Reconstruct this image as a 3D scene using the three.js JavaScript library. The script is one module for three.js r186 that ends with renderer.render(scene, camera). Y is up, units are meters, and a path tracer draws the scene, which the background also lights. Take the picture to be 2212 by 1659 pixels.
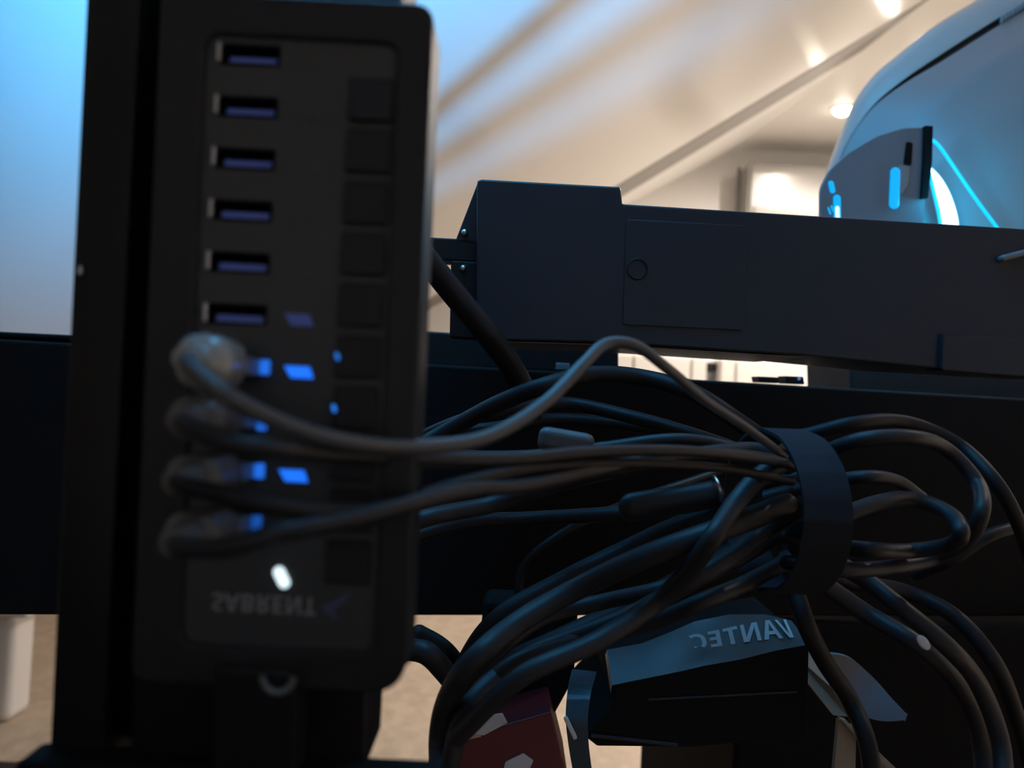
import * as THREE from 'three';
import { RoundedBoxGeometry } from 'three/addons/geometries/RoundedBoxGeometry.js';
import { mergeGeometries, mergeVertices, toCreasedNormals } from 'three/addons/utils/BufferGeometryUtils.js';
import { FontLoader } from 'three/addons/loaders/FontLoader.js';
import { TextGeometry } from 'three/addons/geometries/TextGeometry.js';
import { RectAreaLightUniformsLib } from 'three/addons/lights/RectAreaLightUniformsLib.js';
RectAreaLightUniformsLib.init();

// ---------------------------------------------------------------- camera, lights, exposure
const scene = new THREE.Scene();
scene.background = new THREE.Color(0x000000);
const W = 2212, H = 1659, F = 1664;
const camera = new THREE.PerspectiveCamera(2 * Math.atan(H / 2 / F) * 180 / Math.PI, W / H, 0.01, 50);
const PITCH = 1.8 * Math.PI / 180, ROLL = 2.8 * Math.PI / 180;
const qPitch = new THREE.Quaternion().setFromAxisAngle(new THREE.Vector3(1, 0, 0), PITCH);
const qRoll = new THREE.Quaternion().setFromAxisAngle(new THREE.Vector3(0, 0, 1), ROLL);
camera.position.set(0, 1, 0);
camera.quaternion.copy(qPitch).multiply(qRoll);
camera.focus = 0.42;
camera.userData.fStop = 8.5;
scene.add(camera);
const EXPOSURE = 1.0, DOWNLIGHT = 11.5, ADDED_BLUE_LAMP = 38, CORE_LIGHT = 0.09;
const WARM = new THREE.Color().setRGB(1, 0.872, 0.76), BLUE = new THREE.Color().setRGB(0.055, 0.47, 1.0);

const DT = 1.031;                                   // height of the desk top

// ---------------------------------------------------------------- helpers
const V = (x, y, z) => new THREE.Vector3(x, y, z);
let seed = 7;
const rnd = () => { seed = (seed * 1664525 + 1013904223) >>> 0; return seed / 4294967296; };
// a point of the place that lies along a sight line, at a distance measured along the view axis
const sight = (px, py) => V((px - W / 2) / F, -(py - H / 2) / F, -1).applyQuaternion(camera.quaternion);
const P = (px, py, depth) => sight(px, py).multiplyScalar(depth).add(camera.position);
const onPlane = (px, py, point, normal) => {
  const d = sight(px, py);
  return d.multiplyScalar(point.clone().sub(camera.position).dot(normal) / d.dot(normal)).add(camera.position);
};
const used = new Map();
function numbered(name) {
  const n = used.get(name) ?? -1; used.set(name, n + 1);
  return n < 0 ? name : name + '_' + String(n + 1).padStart(3, '0');
}
function tag(o, label, category, group) {
  o.userData.label = label; o.userData.category = category;
  if (group) o.userData.group = group;
  return o;
}
function thing(name, label, category, pos = V(0, 0, 0), group) {
  const g = new THREE.Group(); g.name = numbered(name); g.position.copy(pos); scene.add(g);
  return tag(g, label, category, group);
}
function part(name, geo, mat, parent, label) {
  const m = new THREE.Mesh(geo, mat);
  m.name = name; m.castShadow = m.receiveShadow = true;
  if (label) m.userData.label = label;
  parent.add(m); return m;
}
function struct(name, geo, mat) {
  const m = part(name, geo, mat, scene); m.userData.kind = 'structure'; return m;
}
const clean = (g) => { const n = g.index ? g.toNonIndexed() : g; for (const k of Object.keys(n.attributes)) if (!['position', 'normal', 'uv'].includes(k)) n.deleteAttribute(k); return n; };
const merge = (list) => mergeGeometries(list.map(clean));
// a flat polygon in space given thickness along a vector
function prism(points, off) {
  const n = points.length, pos = [], uv = [];
  const u = points[1].clone().sub(points[0]).normalize(), w = off.clone().cross(u).normalize();
  const put = (p) => { pos.push(p.x, p.y, p.z); uv.push(p.dot(u), p.dot(w)); };
  const back = points.map((p) => p.clone().add(off));
  const nrm = points[1].clone().sub(points[0]).cross(points[2].clone().sub(points[0]));
  const flip = nrm.dot(off) > 0;
  const tri = (a, b, c) => { if (flip) { put(a); put(c); put(b); } else { put(a); put(b); put(c); } };
  for (let i = 1; i < n - 1; i++) { tri(points[0], points[i], points[i + 1]); tri(back[0], back[i + 1], back[i]); }
  for (let i = 0; i < n; i++) { const j = (i + 1) % n; tri(points[i], back[i], back[j]); tri(points[i], back[j], points[j]); }
  const g = new THREE.BufferGeometry();
  g.setAttribute('position', new THREE.Float32BufferAttribute(pos, 3));
  g.setAttribute('uv', new THREE.Float32BufferAttribute(uv, 2));
  g.computeVertexNormals();
  return g;
}
function roundedPoly(pts, radius) {               // pts: [x, y], radius per corner or one for all
  const s = new THREE.Shape(), n = pts.length;
  for (let i = 0; i < n; i++) {
    const p = new THREE.Vector2(...pts[i]), a = new THREE.Vector2(...pts[(i + n - 1) % n]), b = new THREE.Vector2(...pts[(i + 1) % n]);
    const r = Math.min(Array.isArray(radius) ? radius[i] : radius, p.distanceTo(a) / 2.01, p.distanceTo(b) / 2.01);
    const p0 = p.clone().add(a.clone().sub(p).setLength(r)), p1 = p.clone().add(b.clone().sub(p).setLength(r));
    if (i) s.lineTo(p0.x, p0.y); else s.moveTo(p0.x, p0.y);
    s.quadraticCurveTo(p.x, p.y, p1.x, p1.y);
  }
  s.closePath(); return s;
}
function extrude(shape, depth, bevel = 0, seg = 2) {   // front face at z = 0, body behind it
  const g = new THREE.ExtrudeGeometry(shape, { depth: Math.max(depth - 2 * bevel, 1e-5), bevelEnabled: bevel > 0, bevelSize: bevel, bevelOffset: -bevel, bevelThickness: bevel, bevelSegments: seg, curveSegments: 8 });
  g.translate(0, 0, -depth + bevel); return g;
}
const rbox = (w, h, d, r = 0.001) => new RoundedBoxGeometry(w, h, d, 2, Math.min(r, w / 2.1, h / 2.1, d / 2.1));
function curve(points) { return new THREE.CatmullRomCurve3(points, false, 'centripetal'); }
function tube(points, r, seg = points.length * 9, radial = 12) {
  const c = curve(points), body = new THREE.TubeGeometry(c, seg, r, radial, false);
  const caps = [points[0], points[points.length - 1]].map((p) => { const s = new THREE.SphereGeometry(r, radial, 8); s.translate(p.x, p.y, p.z); return s; });
  return merge([body, ...caps]);
}
// a flat band (velcro strap, ribbon) swept along points; side: direction of its width
function band(points, side, width, thick) {
  const c = curve(points), N = points.length * 8, pos = [], uv = [], idx = [];
  for (let i = 0; i <= N; i++) {
    const t = i / N, p = c.getPoint(t), tan = c.getTangent(t), s = (typeof side === 'function' ? side(t) : side).clone();
    s.addScaledVector(tan, -s.dot(tan)).normalize();
    const nn = tan.clone().cross(s), wd = typeof width === 'function' ? width(t) : width;
    for (const [a, b] of [[-1, -1], [1, -1], [1, 1], [-1, 1]]) {
      const q = p.clone().addScaledVector(s, a * wd / 2).addScaledVector(nn, b * thick / 2);
      pos.push(q.x, q.y, q.z); uv.push(a * wd / 2, t);
    }
    if (i < N) for (let k = 0; k < 4; k++) { const a = i * 4 + k, b = i * 4 + (k + 1) % 4; idx.push(a, b, b + 4, a, b + 4, a + 4); }
  }
  idx.push(0, 2, 1, 0, 3, 2); const e = N * 4; idx.push(e, e + 1, e + 2, e, e + 2, e + 3);
  const g = new THREE.BufferGeometry();
  g.setAttribute('position', new THREE.Float32BufferAttribute(pos, 3)); g.setAttribute('uv', new THREE.Float32BufferAttribute(uv, 2)); g.setIndex(idx);
  return toCreasedNormals(g, 0.7);
}
// a plate cut in the plane that faces the view, at a distance along it; its outline is measured in the frame
function frame(px, py, depth) {
  const g = { q: qPitch.clone(), at: P(px, py, depth), m: depth / F };
  const c = Math.cos(ROLL), s = Math.sin(ROLL);
  g.l = (x, y) => { const dx = (x - px) * g.m, dy = (y - py) * g.m; return [dx * c + dy * s, dx * s - dy * c]; };
  return g;
}
const onDesk = (f, pts, lift = 0) => pts.map(([x, y]) => [x, Math.max(y, DT - f.at.y + 0.0015 + lift)]);
const set = (m, x, y, z) => { m.position.set(x, y, z); return m; };

// ---------------------------------------------------------------- textures and materials
function noiseTexture(size, fn, srgb) {
  const d = new Uint8Array(size * size * 4);
  for (let y = 0; y < size; y++) for (let x = 0; x < size; x++) {
    const c = fn(x, y); for (let k = 0; k < 3; k++) d[(y * size + x) * 4 + k] = Math.max(0, Math.min(255, Math.round(255 * (c.length ? c[k] : c)))); d[(y * size + x) * 4 + 3] = 255;
  }
  const t = new THREE.DataTexture(d, size, size); t.wrapS = t.wrapT = THREE.RepeatWrapping; t.magFilter = THREE.LinearFilter; t.minFilter = THREE.LinearMipmapLinearFilter; t.generateMipmaps = true;
  if (srgb) t.colorSpace = THREE.SRGBColorSpace; t.needsUpdate = true; return t;
}
const lattice = new Float32Array(4096).map(() => rnd());
const vnoise = (x, y, per) => {
  const xi = Math.floor(x), yi = Math.floor(y), fx = x - xi, fy = y - yi, sx = fx * fx * (3 - 2 * fx), sy = fy * fy * (3 - 2 * fy);
  const g = (a, b) => lattice[((((a % per) + per) % per) * 57 + (((b % per) + per) % per) * 131) & 4095];
  return (g(xi, yi) * (1 - sx) + g(xi + 1, yi) * sx) * (1 - sy) + (g(xi, yi + 1) * (1 - sx) + g(xi + 1, yi + 1) * sx) * sy;
};
const grain = noiseTexture(256, (x, y) => 0.35 + 0.35 * vnoise(x / 2, y / 2, 128) + 0.3 * vnoise(x / 8, y / 8, 32));
const carpet = noiseTexture(256, (x, y) => { const n = 0.80 + 0.10 * vnoise(x / 2, y / 2, 128) + 0.10 * vnoise(x / 16, y / 16, 16); return [n, n * 0.95, n * 0.90]; }, true);
const rep = (t, u, v = u) => { const c = t.clone(); c.repeat.set(u, v); c.needsUpdate = true; return c; };
const std = (r, g, b, rough, more = {}) => new THREE.MeshPhysicalMaterial({ color: new THREE.Color().setRGB(r, g, b), roughness: rough, ...more });
const M = {
  paint: std(0.80, 0.79, 0.77, 0.42, { bumpMap: rep(grain, 3), bumpScale: 0.0004 }),
  gloss: std(0.80, 0.79, 0.77, 0.9, { specularIntensity: 0.1, clearcoat: 0.45, clearcoatRoughness: 0.16 }),
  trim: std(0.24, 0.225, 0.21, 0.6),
  floor: std(0.72, 0.66, 0.58, 0.6, { map: rep(carpet, 2) }),
  white: std(0.82, 0.81, 0.79, 0.22, { clearcoat: 0.5, clearcoatRoughness: 0.08 }),
  airco: std(0.40, 0.39, 0.375, 0.25, { clearcoat: 0.4, clearcoatRoughness: 0.08 }),
  cabinet: std(0.84, 0.82, 0.78, 0.35),
  dark: std(0.009, 0.009, 0.011, 0.5, { specularIntensity: 0.6 }),
  deep: std(0.006, 0.006, 0.007, 0.8, { specularIntensity: 0.3 }),
  case: std(0.024, 0.028, 0.036, 0.36, { specularIntensity: 0.6, bumpMap: rep(grain, 40), bumpScale: 0.00004 }),
  hub: std(0.024, 0.024, 0.027, 0.4, { specularIntensity: 0.6, bumpMap: rep(grain, 60), bumpScale: 0.00003 }),
  panel: std(0.062, 0.067, 0.070, 0.35, { specularIntensity: 0.6, clearcoat: 0.15, clearcoatRoughness: 0.2 }),
  post: std(0.010, 0.010, 0.012, 0.42, { specularIntensity: 0.6 }),
  rubber: std(0.022, 0.023, 0.028, 0.45, { specularIntensity: 0.6 }),
  rubber2: std(0.012, 0.012, 0.015, 0.5, { specularIntensity: 0.5 }),
  greycord: std(0.085, 0.085, 0.09, 0.4),
  glossplug: std(0.36, 0.37, 0.36, 0.14, { clearcoat: 1, clearcoatRoughness: 0.08 }),
  metal: std(0.62, 0.62, 0.64, 0.28, { metalness: 1 }),
  usbblue: std(0.16, 0.25, 0.85, 0.4),
  print: std(0.30, 0.29, 0.33, 0.5),
  printblue: std(0.08, 0.10, 0.22, 0.5),
  printcyan: std(0.42, 0.64, 0.76, 0.5),
  rim: std(0.40, 0.385, 0.37, 0.3, { clearcoat: 0.5, clearcoatRoughness: 0.12 }),  // brighter copy of the shell plastic, ceiling light put into its colour
  shell: std(0.22, 0.22, 0.23, 0.3, { clearcoat: 0.5, clearcoatRoughness: 0.12 }),  // darker copy of the rim plastic, shade put into its colour
  seam: std(0.02, 0.02, 0.025, 0.6),
  plate: std(0.17, 0.18, 0.20, 0.4),
  red: std(0.12, 0.008, 0.010, 0.45),
  paper: std(0.6, 0.58, 0.6, 0.6),
  card: std(0.30, 0.24, 0.18, 0.75),
  gap_band: std(0.17, 0.18, 0.21, 0.5),
  deskblack: std(0.018, 0.018, 0.021, 0.24),
  plug: std(0.15, 0.145, 0.14, 0.25),
  teal: std(0.04, 0.065, 0.085, 0.4),
};
const glow = (r, g, b, k) => new THREE.MeshStandardMaterial({ color: 0x050505, emissive: new THREE.Color().setRGB(r, g, b), emissiveIntensity: k, roughness: 0.4 });

// ---------------------------------------------------------------- the room: flat ceiling, sloped attic wall, far wall
const CEIL = 2.74, ZFAR = -4.93, ZBACK = 0.8, XR = 3.2;
const edge0 = V(1.361, CEIL, ZFAR), edgeDir = V(0.213, 0, 1.605).normalize();           // where the slope meets the ceiling
const slopePt = V(0.7885, 2.4041, ZFAR);
const slopeN = edgeDir.clone().cross(slopePt.clone().sub(edge0)).normalize(); if (slopeN.y > 0) slopeN.negate();
const edgeAt = (z) => edge0.clone().addScaledVector(edgeDir, (z - ZFAR) / edgeDir.z);
const down = slopePt.clone().sub(edge0).normalize();
const footAt = (z) => { const e = edgeAt(z); return e.clone().addScaledVector(V(down.x, down.y, 0).normalize(), (CEIL + 0.06) / -V(down.x, down.y, 0).normalize().y); };
struct('floor', prism([V(-4.6, 0, ZBACK + 0.1), V(XR + 0.1, 0, ZBACK + 0.1), V(XR + 0.1, 0, ZFAR - 0.1), V(-4.6, 0, ZFAR - 0.1)], V(0, -0.08, 0)), M.floor);
struct('ceiling', prism([edgeAt(ZFAR - 0.1), V(XR + 0.1, CEIL, ZFAR - 0.1), V(XR + 0.1, CEIL, ZBACK + 0.1), edgeAt(ZBACK + 0.1)], V(0, 0.1, 0)), M.paint);
struct('wall_sloped', prism([edgeAt(ZFAR - 0.1), edgeAt(ZBACK + 0.1), footAt(ZBACK + 0.1), footAt(ZFAR - 0.1)], slopeN.clone().multiplyScalar(-0.1)), M.gloss);
struct('wall_far', prism([V(-4.6, -0.05, ZFAR), V(XR + 0.1, -0.05, ZFAR), V(XR + 0.1, CEIL + 0.1, ZFAR), V(-4.6, CEIL + 0.1, ZFAR)], V(0, 0, -0.1)), M.paint);
struct('wall_back', prism([V(-4.6, -0.05, ZBACK), V(XR + 0.1, -0.05, ZBACK), V(XR + 0.1, CEIL + 0.1, ZBACK), V(-4.6, CEIL + 0.1, ZBACK)], V(0, 0, 0.1)), M.paint);
struct('wall_right', prism([V(XR, -0.05, ZFAR), V(XR, -0.05, ZBACK), V(XR, CEIL + 0.1, ZBACK), V(XR, CEIL + 0.1, ZFAR)], V(0.1, 0, 0)), M.paint);
{ // batten along the slope, just below the ceiling, its shade put into the grey
  const S = (x, y) => onPlane(x, y, edge0, slopeN), line = (a, b, z) => a.clone().lerp(b, (z - a.z) / (b.z - a.z));
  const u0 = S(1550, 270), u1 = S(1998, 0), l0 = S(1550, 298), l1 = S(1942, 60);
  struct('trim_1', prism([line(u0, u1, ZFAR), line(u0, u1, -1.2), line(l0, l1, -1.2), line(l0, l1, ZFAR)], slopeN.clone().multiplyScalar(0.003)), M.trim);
}

// ceiling downlights: each a rim, a glowing disc and its light
function downlight(x, z, label, on = 1, cone = 1.52) {
  const t = thing('ceiling_downlight', label, 'light', V(x, CEIL, z), 'recessed ceiling downlights');
  const ring = new THREE.LatheGeometry([[0.050, -0.001], [0.052, -0.006], [0.060, -0.007], [0.068, -0.003], [0.068, 0.004], [0.050, 0.004], [0.050, -0.001]].map((p) => new THREE.Vector2(...p)), 32);
  part('rim', ring, M.white, t);
  const disc = new THREE.SphereGeometry(0.050, 28, 14, 0, Math.PI * 2, Math.PI / 2, Math.PI / 2); disc.scale(1, 0.85, 1); disc.translate(0, 0.002, 0);
  part('diffuser', disc, glow(1, 0.88, 0.72, 11), t);
  const l = new THREE.SpotLight(WARM, DOWNLIGHT * on, 0, cone, 0.55, 2);
  l.position.set(x, CEIL - 0.016, z); l.target.position.set(x, 0, z); l.castShadow = true; l.shadow.radius = 0.8;
  scene.add(l, l.target);
}
downlight(1.749, -4.20, 'round glowing downlight in the flat ceiling, seen left of the pale monitor', 0.5, 1.12);
downlight(1.87, -3.62, 'ceiling downlight hidden behind the pale monitor, mirrored in the sloped wall', 1.5);
downlight(2.0, -1.25, 'added ceiling downlight above the desk, unseen, warming the monitor rim', 0.95, 0.95);  // unseen downlight added to warm the rim of the monitor

// ---------------------------------------------------------------- far wall: air conditioner and cabinets
{
  const f = frame(1790, 410, 4.72), t = thing('air_conditioner', 'white wall-mounted split air conditioner with glossy front on the far wall', 'air conditioner', f.at);
  t.quaternion.copy(f.q);
  const [x0, y1] = f.l(1622, 350), y0 = f.l(1622, 474)[1], w = 0.92, h = y1 - y0;
  const prof = new THREE.Shape();
  prof.moveTo(-0.2, 0); prof.lineTo(-0.03, 0); prof.quadraticCurveTo(0.0, 0.005, 0.004, h * 0.25); prof.lineTo(0.004, h * 0.8); prof.quadraticCurveTo(0, h, -0.035, h); prof.lineTo(-0.2, h); prof.closePath();
  const body = new THREE.ExtrudeGeometry(prof, { depth: w - 0.012, bevelEnabled: true, bevelSize: 0.006, bevelThickness: 0.006, bevelSegments: 2, curveSegments: 10 });
  body.rotateY(-Math.PI / 2); body.translate(x0 + w, y0, 0);
  // after the turn the profile's depth axis points to +z
  body.rotateY(0); part('casing', body, M.airco, t);
  const vane = rbox(w - 0.06, 0.045, 0.012, 0.004); vane.rotateX(0.25); part('vane', set(new THREE.Mesh(vane), 0, 0, 0).geometry, M.airco, t).position.set(x0 + w / 2, y0 + 0.055, 0.012);
  part('seam_line', rbox(w - 0.03, 0.004, 0.006, 0.001), M.trim, t).position.set(x0 + w / 2, y0 + 0.085, 0.004);
  part('display', rbox(0.035, 0.020, 0.006, 0.002), M.plate, t).position.set(x0 + 0.075, y0 + 0.028, 0.006);
  for (const s of [0, 1]) part('end_cap', rbox(0.014, h * 0.96, 0.18, 0.004), M.airco, t).position.set(x0 + s * w, y0 + h / 2, -0.1);
  const pipe = thing('pipe_cover', 'thin grey pipe cover running down the far wall left of the air conditioner', 'pipe', P(1594, 420, 4.86));
  pipe.quaternion.copy(f.q);
  part('channel', rbox(0.022, 0.34, 0.03, 0.006), M.trim, pipe);
}
{ // row of white cabinets along the far wall: only their top strip shows under the dark box
  const zc = -4.45, top = P(1500, 772, 4.45).y;
  const X = (px) => P(px, 800, 4.45).x;
  const cols = [[1300, 1366, 'narrow white cabinet at the left end of the far row'], [1368, 1492, 'white cabinet left of the dark gap in the far row, door seam on its right'], [1494, 1527, 'slim white cabinet directly beside the dark niche'], [1556, 1588, 'slim white cabinet just right of the dark niche'], [1590, 1736, 'wide white cabinet at the right end of the far row']];
  for (const [a, b, label] of cols) {
    const x0 = X(a), x1 = X(b), w = x1 - x0, t = thing('white_cabinet', label, 'cabinet', V((x0 + x1) / 2, 0, zc), 'white cabinets on the far wall');
    part('carcass', (() => { const g = rbox(w, top, 0.45, 0.004); g.translate(0, top / 2, -0.235); return g; })(), M.cabinet, t);
    const d = part('door', (() => { const g = rbox(w - 0.008, top - 0.09, 0.02, 0.004); g.translate(0, top / 2 + 0.04, 0); return g; })(), M.cabinet, t);
    part('handle', (() => { const g = rbox(0.012, 0.16, 0.02, 0.004); g.translate(w / 2 - 0.03, top * 0.55, 0.02); return g; })(), M.metal, d);
  }
  const t = thing('grey_bin', 'dark grey bin standing in the gap between the white cabinets', 'bin', V((X(1527) + X(1556)) / 2, 0, zc - 0.06));
  const w = X(1556) - X(1527) - 0.006;
  part('body', (() => { const g = rbox(w, top - 0.07, 0.3, 0.006); g.translate(0, (top - 0.07) / 2, -0.16); return g; })(), M.plate, t);
  part('lid', (() => { const g = rbox(w, 0.05, 0.32, 0.006); g.translate(0, top - 0.045, -0.16); return g; })(), M.dark, t);
}
{ // bright white panel low on the left, below the desk
  const a = P(62, 1306, 2.25), floorZ = -2.25;
  const t = thing('white_side_table', 'bright white side table standing on the pale floor at lower left', 'table', V(a.x - 0.27, 0, floorZ - 0.1));
  part('top', (() => { const g = rbox(0.56, 0.035, 0.2, 0.012); g.translate(0, a.y - 0.018, 0); return g; })(), M.white, t);
  part('panel', (() => { const g = rbox(0.44, a.y - 0.036, 0.12, 0.03); g.translate(0, (a.y - 0.036) / 2, 0); return g; })(), M.white, t);
}
{
  const t = thing('rug', 'dark rug lying on the pale floor under the desk', 'rug', V(0.1, 0, -1.05));
  part('pile', (() => { const g = rbox(3.2, 0.014, 2.0, 0.006); g.translate(0, 0.007, 0); return g; })(), M.dark, t);
}

// ---------------------------------------------------------------- desk
const DESKYAW = -10 * Math.PI / 180;
const desk = thing('black_desk', 'long black desk whose deep rear panel runs behind the cables', 'desk', V(0, 0, -0.605));
desk.rotation.y = DESKYAW * -1; 
part('rear_panel', (() => { const g = rbox(1.75, 0.193, 0.018, 0.003); g.translate(0.20, DT - 0.193 / 2, -0.009); return g; })(), M.deep, desk);
part('tabletop', (() => { const g = rbox(1.75, 0.028, 0.72, 0.004); g.translate(0.20, DT - 0.014, -0.38); return g; })(), M.deskblack, desk);
for (const [x, z] of [[-0.4, -0.5], [0.98, -0.06], [-0.4, -0.68], [0.98, -0.68]]) part('leg', (() => { const g = rbox(0.05, DT - 0.045, 0.05, 0.004); g.translate(x, 0.0145 + (DT - 0.045) / 2, z); return g; })(), M.deskblack, desk);

// ---------------------------------------------------------------- the upright post with its base, on a ledge below the view
{
  const f = frame(455, 800, 0.202), L = f.l;
  const t = thing('upright_post', 'broad black upright post with a deep vertical groove and flared foot, behind the hub', 'stand', f.at); t.quaternion.copy(f.q);
  const top = L(455, -260)[1], bot = L(455, 1650)[1];
  const xl = L(140, 800)[0], g0 = L(263, 800)[0], g1 = L(322, 800)[0], xr = L(828, 800)[0], D = 0.026;
  const sh = new THREE.Shape();            // cross-section, y is towards the viewer
  sh.moveTo(xl, D); sh.lineTo(xl, 0.003); sh.quadraticCurveTo(xl, 0, xl + 0.003, 0); sh.lineTo(g0 - 0.001, 0); sh.quadraticCurveTo(g0, 0, g0, 0.001); sh.lineTo(g0, 0.012); sh.lineTo(g1, 0.012); sh.lineTo(g1, 0.001);
  sh.quadraticCurveTo(g1, 0, g1 + 0.001, 0); sh.lineTo(xr - 0.003, 0); sh.quadraticCurveTo(xr, 0, xr, 0.003); sh.lineTo(xr, D); sh.closePath();
  const g = new THREE.ExtrudeGeometry(sh, { depth: top - bot, bevelEnabled: false, curveSegments: 6 });
  g.rotateX(-Math.PI / 2); g.translate(0, bot, 0);
  part('column', toCreasedNormals(g, 0.6), M.post, t);
  const base = extrude(roundedPoly([L(66, 1612), L(965, 1654), L(960, 1764), L(60, 1722)], 0.004), 0.012, 0.002); base.translate(0, 0, 0.008);
  part('foot', base, M.deep, t);
  part('screw', (() => { const s = new THREE.SphereGeometry(0.0007, 10, 8); s.scale(1, 1.9, 0.6); return s; })(), M.metal, t, 'small pale chipped screw head').position.set(...L(174, 585), 0.0002);
  const by = f.at.y + L(500, 1740)[1];
  const ledge = thing('black_ledge', 'black ledge that carries the upright post, below the picture', 'shelf', V(0.05, 0, -0.1));
  part('board', (() => { const b = rbox(0.9, 0.02, 0.24, 0.003); b.translate(0, by - 0.012, 0); return b; })(), M.dark, ledge);
  for (const s of [-1, 1]) part('leg', (() => { const b = rbox(0.04, by - 0.022, 0.04, 0.003); b.translate(s * 0.42, (by - 0.022) / 2, 0.08); return b; })(), M.dark, ledge);
}

// ---------------------------------------------------------------- the hub
const font = await new FontLoader().loadAsync('fonts/droid/droid_sans_bold.typeface.json');
function letters(text, w, h, depth, flipX, flipY) {
  const g = new TextGeometry(text, { font, size: 1, depth: 0.1, curveSegments: 6 }); g.computeBoundingBox();
  const b = g.boundingBox; g.translate(-(b.min.x + b.max.x) / 2, -(b.min.y + b.max.y) / 2, 0);
  g.scale((flipX ? -1 : 1) * w / (b.max.x - b.min.x), (flipY ? -1 : 1) * h / (b.max.y - b.min.y), depth / 0.1);
  if (flipX !== flipY) { const n = g.index ? g.toNonIndexed() : g, p = n.attributes.position; for (let i = 0; i < p.count; i += 3) { const a = [p.getX(i), p.getY(i), p.getZ(i)]; p.setXYZ(i, p.getX(i + 2), p.getY(i + 2), p.getZ(i + 2)); p.setXYZ(i + 2, ...a); } n.computeVertexNormals(); return n; }
  return g;
}
const HD = 0.180, hf = frame(620, 740, HD), HL = hf.l, hm = HD / F;
const portAt = (i) => [538 - 5.9 * i, 113 + 112.8 * i];
{
  const t = thing('usb_hub', 'black ten-port hub standing on end with six open blue ports and a column of buttons', 'usb hub', hf.at); t.quaternion.copy(hf.q);
  const ring = roundedPoly([HL(347, -22), HL(938, 7), HL(874, 1502), HL(283, 1474)], [0.004, 0.005, 0.009, 0.004]);
  const hole = roundedPoly([HL(442, 70), HL(858, 92), HL(806, 1412), HL(388, 1392)], 0.004);
  ring.holes.push(new THREE.Path(hole.getPoints(6).reverse()));
  const backPlate = extrude(roundedPoly([HL(350, -18), HL(934, 11), HL(871, 1498), HL(288, 1470)], 0.004), 0.003); backPlate.translate(0, 0, -0.0165);
  part('housing', merge([extrude(ring, 0.0175, 0.0009, 3), backPlate]), M.hub, t);
  const pan = roundedPoly([HL(436, 64), HL(864, 86), HL(812, 1418), HL(382, 1398)], 0.004);
  for (let i = 0; i < 10; i++) {
    const [x, y] = portAt(i), p = new THREE.Path(), c = [[-64, -24], [64, -18], [62, 26], [-66, 20]].map(([a, b]) => HL(x + a, y + b));
    p.moveTo(...c[0]); for (const q of c.slice(1)) p.lineTo(...q); p.closePath(); pan.holes.push(p);
  }
  const pz = -0.0016, pg = extrude(pan, 0.0012); pg.translate(0, 0, pz);
  part('front_panel', pg, M.panel, t);
  for (let i = 0; i < 10; i++) {
    const [x, y] = portAt(i), g = HL(x, y);
    const w = 128 * hm, h = 44 * hm, k = 0.00045, D = 0.0095;
    const walls = [[w, k, 0, h / 2 - k / 2], [w, k, 0, -h / 2 + k / 2], [k, h, -w / 2 + k / 2, 0], [k, h, w / 2 - k / 2, 0]].map(([a, b, cx, cy]) => { const q = new THREE.BoxGeometry(a, b, D); q.translate(cx, cy, -D / 2 + 0.0004); return q; });
    const bk = new THREE.BoxGeometry(w, h, 0.0004); bk.translate(0, 0, -D); walls.push(bk);
    const port = part('usb_port', merge(walls), M.deep, t); port.position.set(g[0], g[1], pz);
    if (i < 6) {
      const tg = rbox(106 * hm, 19 * hm, 0.0075, 0.0004); const tm = part('tongue', tg, M.usbblue, port); tm.position.set(2 * hm, -11 * hm, -0.0046);
      const liner = new THREE.BoxGeometry(w - 0.0012, 20 * hm, 0.0012); part('liner', liner, M.deep, port).position.set(0, 10 * hm, -0.0080);
      part('highlit_edge', rbox(8 * hm, 40 * hm, 0.0022, 0.0003), M.metal, port, 'left metal edge of the port, made bright for its highlight').position.set(-66 * hm, 0, 0.0006);  // only the highlit edge is bright metal; the other walls are darkened
    } else {
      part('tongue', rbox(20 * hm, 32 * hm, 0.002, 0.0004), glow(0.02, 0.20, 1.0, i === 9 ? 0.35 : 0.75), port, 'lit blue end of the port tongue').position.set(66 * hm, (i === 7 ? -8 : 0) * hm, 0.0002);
    }
    const bx = HL(800 - 5.6 * i, 213 + 111.5 * i);
    const b = part('button', (() => { const q = rbox(98 * hm, 96 * hm, 0.0026, 0.0007); q.rotateX(-0.07); return q; })(), M.hub, t); b.position.set(bx[0], bx[1], pz + 0.0002);
    const lx = HL(i === 5 ? 642 : 664 - 6 * i + (i > 5 ? 14 : 0), portAt(i)[1] + (i === 5 ? 13 : 14));
    const lit = i === 6 || i === 8;
    const led = (() => { const s = new THREE.Shape(), a = 27 * hm, c = 12.5 * hm, k = 5 * hm; s.moveTo(-a - k, c); s.lineTo(a - k, c); s.lineTo(a + k, -c); s.lineTo(-a + k * 2, -c); s.closePath(); return extrude(s, 0.0005); })();
    if (lit) part('port_light', led, glow(0.012, 0.17, 1.0, 1.15), t, 'bright blue port light').position.set(lx[0], lx[1], pz + 0.0004);
    else part('port_light', led, i === 5 ? M.usbblue : M.panel, t).position.set(lx[0], lx[1], pz + 0.0003);
  }
  for (const [x, y, k] of [[729, 770, 0.7], [722, 882, 0.9]]) {
    const s = new THREE.SphereGeometry(0.0007, 10, 8); s.scale(0.7, 1.4, 0.3); s.rotateZ(0.3);
    part('led_reflection', s, glow(0.02, 0.25, 1.0, k), t).position.set(...HL(x, y), pz + 0.0018);  // glowing dots paint the lights reflected on the buttons
  }
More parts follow.
